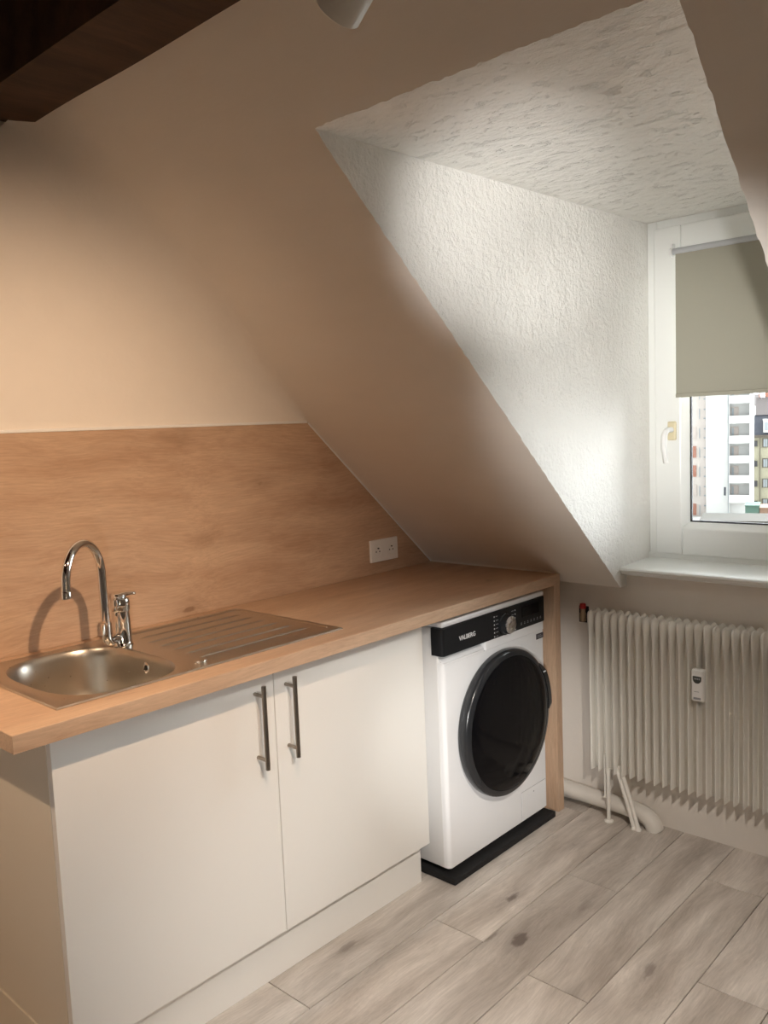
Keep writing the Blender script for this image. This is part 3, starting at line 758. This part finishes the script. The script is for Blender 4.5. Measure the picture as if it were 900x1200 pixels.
tube(bm, [(1.960, -.7375, .742), (1.960, yend, .742)], .011, 16)
box(bm, 1.9575, 1.9625, yend, -.7375, .187, .755)
finish('header', bm, M['radiator'], t, autosmooth=40)
# hanging bracket blade, foot and thin feed pipes
bm = bmesh.new(); prism(bm, [(1.930, .25), (1.930, .088), (1.938, .085), (1.985, .112), (1.985, .25)], 1, -.790, -.783); box(bm, 1.928, 1.940, -.795, -.778, .086, .091, .001)
finish('bracket', bm, M['radiator'], t)
bm = bmesh.new(); tube(bm, [(1.930, -.800, .004), (1.930, -.800, .20)], .007, 14); lathe(bm, [(.017, 0.0005), (.017, .004), (.009, .008)], (1.930, -.800, 0), n=24); finish('foot', bm, M['radiator'], t, autosmooth=40)
def bez(p0, p1, p2, p3, n=14):
    P = [Vector(p) for p in (p0, p1, p2, p3)]
    return [(1 - s) ** 3 * P[0] + 3 * s * (1 - s) ** 2 * P[1] + 3 * s * s * (1 - s) * P[2] + s ** 3 * P[3] for s in [i / n for i in range(n + 1)]]
for o in (0, .0165):
    bm = bmesh.new(); tube(bm, bez((1.945, -.838 + o, .215), (1.938, -.862 + o, .15), (1.932, -.890 + o, .10), (1.928, -.915 + o, .0005)), .0075, 14)
    lathe(bm, [(.0105, .0005), (.0105, .006), (.008, .01)], (1.928, -.915 + o, 0), n=18); finish('feed_pipe', bm, M['radiator'], t, autosmooth=50)
# large painted heating pipe along the foot of the wall
bm = bmesh.new()
pp = [(1.976, -.03, .072), (1.976, -.40, .064), (1.976, -.62, .058), (1.976, -.80, .052), (1.976, -.90, .048)] + [(1.976 - .006 * math.sin(a), -.90 - .058 * math.sin(a), .010 + .036 * math.cos(a) - .018 * (1 - math.cos(a))) for a in [PI / 2 * k / 8 for k in range(1, 9)]] + [(1.970, -.960, -.004)]
tube(bm, pp, [.030, .030, .030, .030, .030] + [.031] * 9, 28); tag(centre(finish('heating_pipe', bm, M['pipe'], smooth=True, autosmooth=60)), 'thick white painted heating pipe along the floor below the radiator', 'pipe')
# small red-capped valve on the wall
t = thing('bleed_valve', 'small brass valve with red cap on the wall left of the radiator', 'valve', (2.0, -.668, .712))
bm = bmesh.new(); lathe(bm, [(.010, .0), (.0115, .002), (.0115, .030), (.0095, .034), (.0095, .048)], (2.003, -.668, .712), n=20); tube(bm, [(2.003, -.668, .726), (2.0145, -.668, .726)], .006, 12); finish('valve_body', bm, M['brass'], t, autosmooth=35)
bm = bmesh.new(); lathe(bm, [(.0105, .048), (.0115, .050), (.0115, .064), (.009, .067)], (2.003, -.668, .712), n=20); finish('valve_cap', bm, M['red'], t, autosmooth=35)
bm = bmesh.new(); box(bm, 2.0095, 2.0145, -.687, -.648, .706, .768, .001); finish('back_plate', bm, M['dark'], t)
# heat meter clipped to the fins
t = thing('heat_meter', 'small white heat cost meter with display clipped on the radiator fins', 'meter', (1.905, -1.143, .525))
bm = bmesh.new(); box(bm, 1.893, 1.919, -1.163, -1.122, .525, .632, .006, 3); hm = finish('meter_case', bm, M['white_plastic'], t, autosmooth=40)
bm = bmesh.new(); yc, zc = -1.1425, .610; poly = [(yc + .014, zc), (yc + .014, zc - .010)] + [(yc + .014 * math.cos(a), zc - .010 - .014 * math.sin(a)) for a in [PI * k / 10 for k in range(1, 10)]] + [(yc - .014, zc - .010), (yc - .014, zc)]
prism(bm, poly, 0, 1.8922, 1.8935); dp = finish('meter_display', bm, M['screen'], t)
bm = bmesh.new()
for k in range(4): box(bm, 1.8918, 1.8923, yc + .007 - k * .005 - .0015, yc + .007 - k * .005 + .0015, zc - .011, zc - .005)
finish('digits', bm, M['dim_mark'], dp)
bm = bmesh.new(); box(bm, 1.8924, 1.8935, yc - .012, yc + .012, .532, .539); box(bm, 1.8926, 1.8935, yc - .006, yc + .010, .5575, .5590); finish('meter_print', bm, M['dim_mark'], t)

# ------------------------------------------------------------------ spot lamps on the ceiling track
t = thing('light_track', 'slim white ceiling track carrying the spot lamps', 'light track', (.03, -2.3, 2.44))
bm = bmesh.new(); box(bm, .012, .048, -3.4, -1.35, 2.44, 2.462, .002); finish('rail', bm, M['lamp_white'], t)
bm = bmesh.new(); box(bm, .000, .060, -2.36, -2.24, 2.462, 2.478, .003); finish('rail_mount', bm, M['lamp_white'], t)
WARM = (1.0, .69, .45)
def spot_lamp(mouth, target, energy, cone, blend, label, group, track_x, ztop=2.44, col=WARM):
    m = Vector(mouth); a = (Vector(target) - m).normalized(); rear = m - a * .13; piv = m - a * .085
    t = thing('spot_lamp', label, 'spot lamp', tuple(m), group)
    bm = bmesh.new()
    lathe(bm, [(.0275, .012), (.0295, .004), (.0305, 0), (.0315, .001), (.0315, .125), (.029, .130)], m, tuple(-a), 40, cap0=False, cap1=True)
    lathe(bm, [(.0275, .012), (.026, .02)], m, tuple(-a), 40, False, False)
    finish('lamp_shade', bm, M['lamp_white'], t, autosmooth=40)
    bm = bmesh.new(); lathe(bm, [(.0262, .016), (.0262, .018)], m, tuple(-a), 32); finish('bulb', bm, M['lamp_glow'], t)
    bm = bmesh.new(); s0 = Vector((track_x, piv.y, ztop)); tube(bm, [piv + Vector((0, 0, .028)), (piv.x, piv.y, ztop - .012)], .007, 12)
    lathe(bm, [(.018, -.016), (.02, -.012), (.02, 0)], (piv.x, piv.y, ztop), n=20); finish('stem', bm, M['lamp_white'], t, autosmooth=40)
    ld = bpy.data.lights.new('spot_light', 'SPOT'); ld.energy = energy; ld.color = col; ld.spot_size = math.radians(cone); ld.spot_blend = blend; ld.shadow_soft_size = .016
    lo = bpy.data.objects.new('spot_light', ld); COL.objects.link(lo); lo.parent = t; lo.location = a * .002
    lo.rotation_euler = a.to_track_quat('-Z', 'Y').to_euler()
    return t
spot_lamp((.062, -1.425, 2.000), (.28, -.02, 1.13), 74, 84, 1.0, 'white cylinder spot lamp at the top edge, aimed at the sink wall', None, .03)
spot_lamp((.03, -2.45, 2.10), (1.02, -1.0, .05), 160, 54, 1.0, 'added unseen fill spot on the rear end of the track, aimed at the floor', None, .03, col=(1, .90, .80))  # extra unseen spot, added as neutral fill for floor, doors and washing machine
spot_lamp((-.75, -.50, 1.95), (-.02, -.42, .35), 38, 70, 1.0, 'white cylinder spot lamp on a long stem left of the cabinet side', None, -.75, ZC - .02)
def fill_lamp(px, py, heads, col):  # added out of view only to brighten dormer, washing machine and cabinet doors
    t = thing('fill_lamp', 'added unseen fill lamp with four heads behind the camera, brightening dormer, washing machine and doors', 'fill lamp', (px, py, 0))
    bm = bmesh.new(); lathe(bm, [(.13, .0005), (.13, .012), (.12, .018), (.02, .022)], (px, py, 0), n=40); finish('base', bm, M['lamp_white'], t, autosmooth=40)
    bm = bmesh.new(); tube(bm, [(px, py, .018), (px, py, max(h[0] for h in heads) - .02)], .010, 16); finish('pole', bm, M['lamp_white'], t, autosmooth=40)
    for z, target, energy, cone, blend in heads:
        m = Vector((px, py, z)); a = (Vector(target) - m).normalized(); m = m + a * .12
        bm = bmesh.new(); lathe(bm, [(.036, .03), (.040, 0), (.042, .001), (.040, .10), (.022, .15), (.012, .155)], m, tuple(-a), 40, cap0=False); h = finish('fill_head', bm, M['lamp_white'], t, autosmooth=40)
        bm = bmesh.new(); lathe(bm, [(.034, .034), (.034, .036)], m, tuple(-a), 32); finish('bulb', bm, M['lamp_glow'], h)
        ld = bpy.data.lights.new('spot_light', 'SPOT'); ld.energy = energy; ld.color = col; ld.spot_size = math.radians(cone); ld.spot_blend = blend; ld.shadow_soft_size = .03
        lo = bpy.data.objects.new('spot_light', ld); COL.objects.link(lo); lo.parent = t; lo.location = m + a * .002 - WLOC[t.name]
        lo.rotation_euler = a.to_track_quat('-Z', 'Y').to_euler()
fill_lamp(-1.02, -2.44, [(1.50, (1.92, -.965, 1.56), 300, 23.5, 1.0), (1.36, (1.20, -.93, 1.99), 285, 16.5, 1.0), (1.16, (1.50, -.60, .42), 210, 18, 1.0), (1.00, (.46, -.56, .60), 36, 44, 1.0)], (1, .985, .95))

# ------------------------------------------------------------------ outside
ED = Vector((.957, .290, 0)).normalized(); RZ = math.atan2(-ED.x, ED.y) 
def ext(name, label, cat, D, group=None, z=-13):
    p = Vector((CX, CY, 0)) + ED * D
    return thing(name, label, cat, (p.x, p.y, 0), group, RZ)
def hx(px, D): return D * (px - 926) * .000869
def hz_(py, D): return 1.46 - D * (py - 482) * .000926
def part(name, parent, mat, boxes, bev=0):
    bm = bmesh.new()
    for b in boxes: box(bm, *b, bev)
    return finish(name, bm, mat, parent, local=True)
# yard
bm = bmesh.new(); bm.faces.new([bm.verts.new(p) for p in ((6, -150, -13), (260, -150, -13), (260, 200, -13), (6, 200, -13))]); struct(finish('ground', bm, M['asphalt']))
D = 125
T = ext('apartment_tower', 'tall white apartment tower with balconies beyond the window', 'building', D)
FH = 23.2 * .000926 * D
part('tower_wall', T, M['tower'], [(hx(828, D), hx(856, D), 0, 12, -13, 24), (hx(856, D), hx(880, D), .7, 12, -13, 24)])
part('side_wing', T, M['tower_warm'], [(hx(700, D), hx(828, D), 1.0, 12, -13, 24)])
part('parting_strip', T, M['pale_glass'], [(hx(853.8, D), hx(854.6, D), -.05, .0, -13, 24)])
for k in range(-4, 7):
    zf = hz_(487, D) - k * FH
    if zf - 1 < -13: continue
    part('balcony', T, M['tower'], [(hx(855.5, D), hx(879.8, D), -.9, .7, zf - .25, zf), (hx(855.5, D), hx(879.8, D), -.95, -.80, zf - 1.0, zf + .05), (hx(879, D), hx(880, D), -.9, .7, zf - 1.0, zf + 1.6)])
    b = part('balcony_door', T, M['bal_shade'], [(hx(857, D), hx(866, D), 0.58, .71, zf - .2, zf + 1.25)])
    part('door_glazing', b, M['pale_glass'], [(hx(858, D), hx(860.5, D), 0.54, .59, zf - .2, zf + 1.1)])
    if k in (0, 1, 2, 3, 4, 5):
        s = part('orange_shutter', T, M['orange'] if k not in (0, 3) else M['bal_shade'], [(hx(809.5, D), hx(815.5, D), .85, 1.0, zf - 3.0 + .1, zf - 1.4 + .1)])
    part('window', T, M['pale_glass'], [(hx(819, D), hx(820, D), .93, 1.0, zf - 2.9, zf - 1.5), (hx(824.5, D), hx(827, D), .93, 1.0, zf - 2.95, zf - 2.75), (hx(824.5, D), hx(827, D), .93, 1.0, zf - 1.7, zf - 1.5)])
part('slot_window', T, M['slate'], [(hx(849.2, D), hx(851.5, D), -.06, 0, hz_(580.5, D), hz_(570.5, D))])
D = 140
H = ext('mansard_house', 'cream house with dark mansard roof right of the white tower', 'house', D)
ze = hz_(511, D)
part('house_wall', H, M['cream'], [(hx(883.5, D), hx(960, D), 0, 11, -13, ze)])
part('cornice', H, M['frame_brown'], [(hx(883, D), hx(960.5, D), -.35, .1, ze - .25, ze + .12)])
bm = bmesh.new(); zt_ = hz_(487, D); zr = hz_(466, D)
prism(bm, [(-.2, ze), (1.0, zt_), (10, zt_), (11, ze)], 0, hx(884, D), hx(960, D)); finish('mansard_roof', bm, M['slate'], H, local=True)
bm = bmesh.new(); prism(bm, [(.8, zt_), (5, zr), (6, zr), (10.2, zt_)], 0, hx(885, D), hx(960, D)); finish('upper_roof', bm, M['tile'], H, local=True)
part('chimney', H, M['orange'], [(hx(888, D), hx(889.5, D), 5, 6.5, zr - 1, zr + 1.5), (hx(895, D), hx(899, D), 5, 6.5, zr - 1, zr + 1.2)])
for px in (898, 913, 928, 943):
    f = part('dormer_window', H, M['tower'], [(hx(px - 3.5, D), hx(px + 3.5, D), -.5, 2.5, ze + .5, ze + 2.3), (hx(px - 4.2, D), hx(px + 4.2, D), -.6, 2.5, ze + 2.3, ze + 2.5)])
    part('pane', f, M['pale_glass'], [(hx(px - 2, D), hx(px + 2, D), -.56, -.49, ze + .8, ze + 2.0)])
for r in range(4):
    zc = hz_(521, D) - r * 23.4 * .000926 * D
    for px, w, h in ((886, 2.0, 4.6), (897, 3.6, 7), (912, 3.6, 7), (927, 3.6, 7), (942, 3.6, 7)):
        f = part('window', H, M['frame_brown'], [(hx(px - w, D), hx(px + w, D), -.12, .0, zc - h * .13 / 2 * 1.0, zc + h * .13)])
        part('pane', f, M['pale_glass'] if w > 3 else M['slate'], [(hx(px - w * .62, D), hx(px - .3, D), -.17, -.11, zc - h * .05, zc + h * .115), (hx(px + .3, D), hx(px + w * .62, D), -.17, -.11, zc - h * .05, zc + h * .115)])
part('downpipe', H, M['frame_brown'], [(hx(890.6, D), hx(891.2, D), -.2, -.02, -13, ze)])
D = 152
B2 = ext('narrow_house', 'pale house gable in the gap behind the white tower', 'house', D)
part('house_wall', B2, M['tower'], [(hx(878, D), hx(884.5, D), 0, 9, -13, hz_(476, D))])
bm = bmesh.new(); prism(bm, [(-.3, hz_(476, D)), (4.5, hz_(462, D)), (9.3, hz_(476, D))], 0, hx(876, D), hx(890, D)); finish('roof', bm, M['tile'], B2, local=True)
for r in range(6):
    zc = hz_(500, D) - r * 3.2; part('window', B2, M['frame_brown'], [(hx(880.4, D), hx(882.6, D), -.12, 0, zc - .9, zc + .9)])
D = 96
G = ext('garage_row', 'long low garage row with mossy flat roof below the tower', 'garage', D)
zr0, zr1 = hz_(611, D), hz_(601.5, D)
bm = bmesh.new(); prism(bm, [(0, zr0 - .15), (0, zr0), (5, hz_(601.5, D + 5)), (9, hz_(602.5, D + 9)), (9, zr0 - .3)], 0, hx(819, D), hx(1010, D)); finish('roof', bm, M['moss'], G, local=True)
part('garage_wall', G, M['garage'], [(hx(820, D), hx(1010, D), .5, 8.8, -13, zr0 - .15)])
for i in range(8):
    px = 843 + 26 * i; part('pillar', G, M['tower'], [(hx(px - .7, D), hx(px + .7, D), .2, .7, -13, zr0 - .15)])
D = 112
S = ext('green_shed', 'small green shed between garage row and cream house', 'shed', D)
part('shed_wall', S, M['green_shed'], [(hx(874, D), hx(890, D), 0, 4, -13, hz_(593, D))])
part('shed_roof', S, M['green_shed'], [(hx(873.5, D), hx(890.5, D), -.2, 4.2, hz_(593, D), hz_(592, D))])
S2 = ext('salmon_shed', 'low salmon coloured shed right of the green one', 'shed', D)
part('shed_wall', S2, M['salmon'], [(hx(890.8, D), hx(915, D), 0, 4, -13, hz_(596, D))])
part('shed_roof', S2, M['salmon'], [(hx(890.6, D), hx(915.4, D), -.2, 4.2, hz_(596, D), hz_(594.5, D))])

# ------------------------------------------------------------------ daylight
w = bpy.data.worlds.new('sky'); scene.world = w; w.use_nodes = True; nt = w.node_tree
bg = nt.nodes['Background']
# thin cloud: dim behind the house, bright around the veiled sun on the window side
BASE, LOBE, LEXP = 2.2, 20.0, 1.6
tc = N(nt, 'ShaderNodeTexCoord')
dt = N(nt, 'ShaderNodeVectorMath', operation='DOT_PRODUCT'); L(nt, tc.outputs['Generated'], dt.inputs[0]); dt.inputs[1].default_value = Vector((.82, -.30, .42)).normalized()
mxm = N(nt, 'ShaderNodeMath', operation='MAXIMUM'); mxm.inputs[1].default_value = 0; L(nt, dt.outputs['Value'], mxm.inputs[0])
pw = N(nt, 'ShaderNodeMath', operation='POWER'); pw.inputs[1].default_value = LEXP; L(nt, mxm.outputs[0], pw.inputs[0])
ma = N(nt, 'ShaderNodeMath', operation='MULTIPLY_ADD'); ma.inputs[1].default_value = LOBE; ma.inputs[2].default_value = BASE; L(nt, pw.outputs[0], ma.inputs[0])
L(nt, ma.outputs[0], bg.inputs['Strength']); bg.inputs['Color'].default_value = rgb(.92, .965, 1.0)
scene.view_settings.view_transform = 'Standard'; scene.view_settings.look = 'None'
scene.view_settings.gamma = 1; scene.view_settings.use_curve_mapping = False
scene.view_settings.exposure = 0.08
scene.cycles.max_bounces = 10; scene.cycles.diffuse_bounces = 6; scene.cycles.sample_clamp_indirect = 8
scene.cycles.use_denoising = True
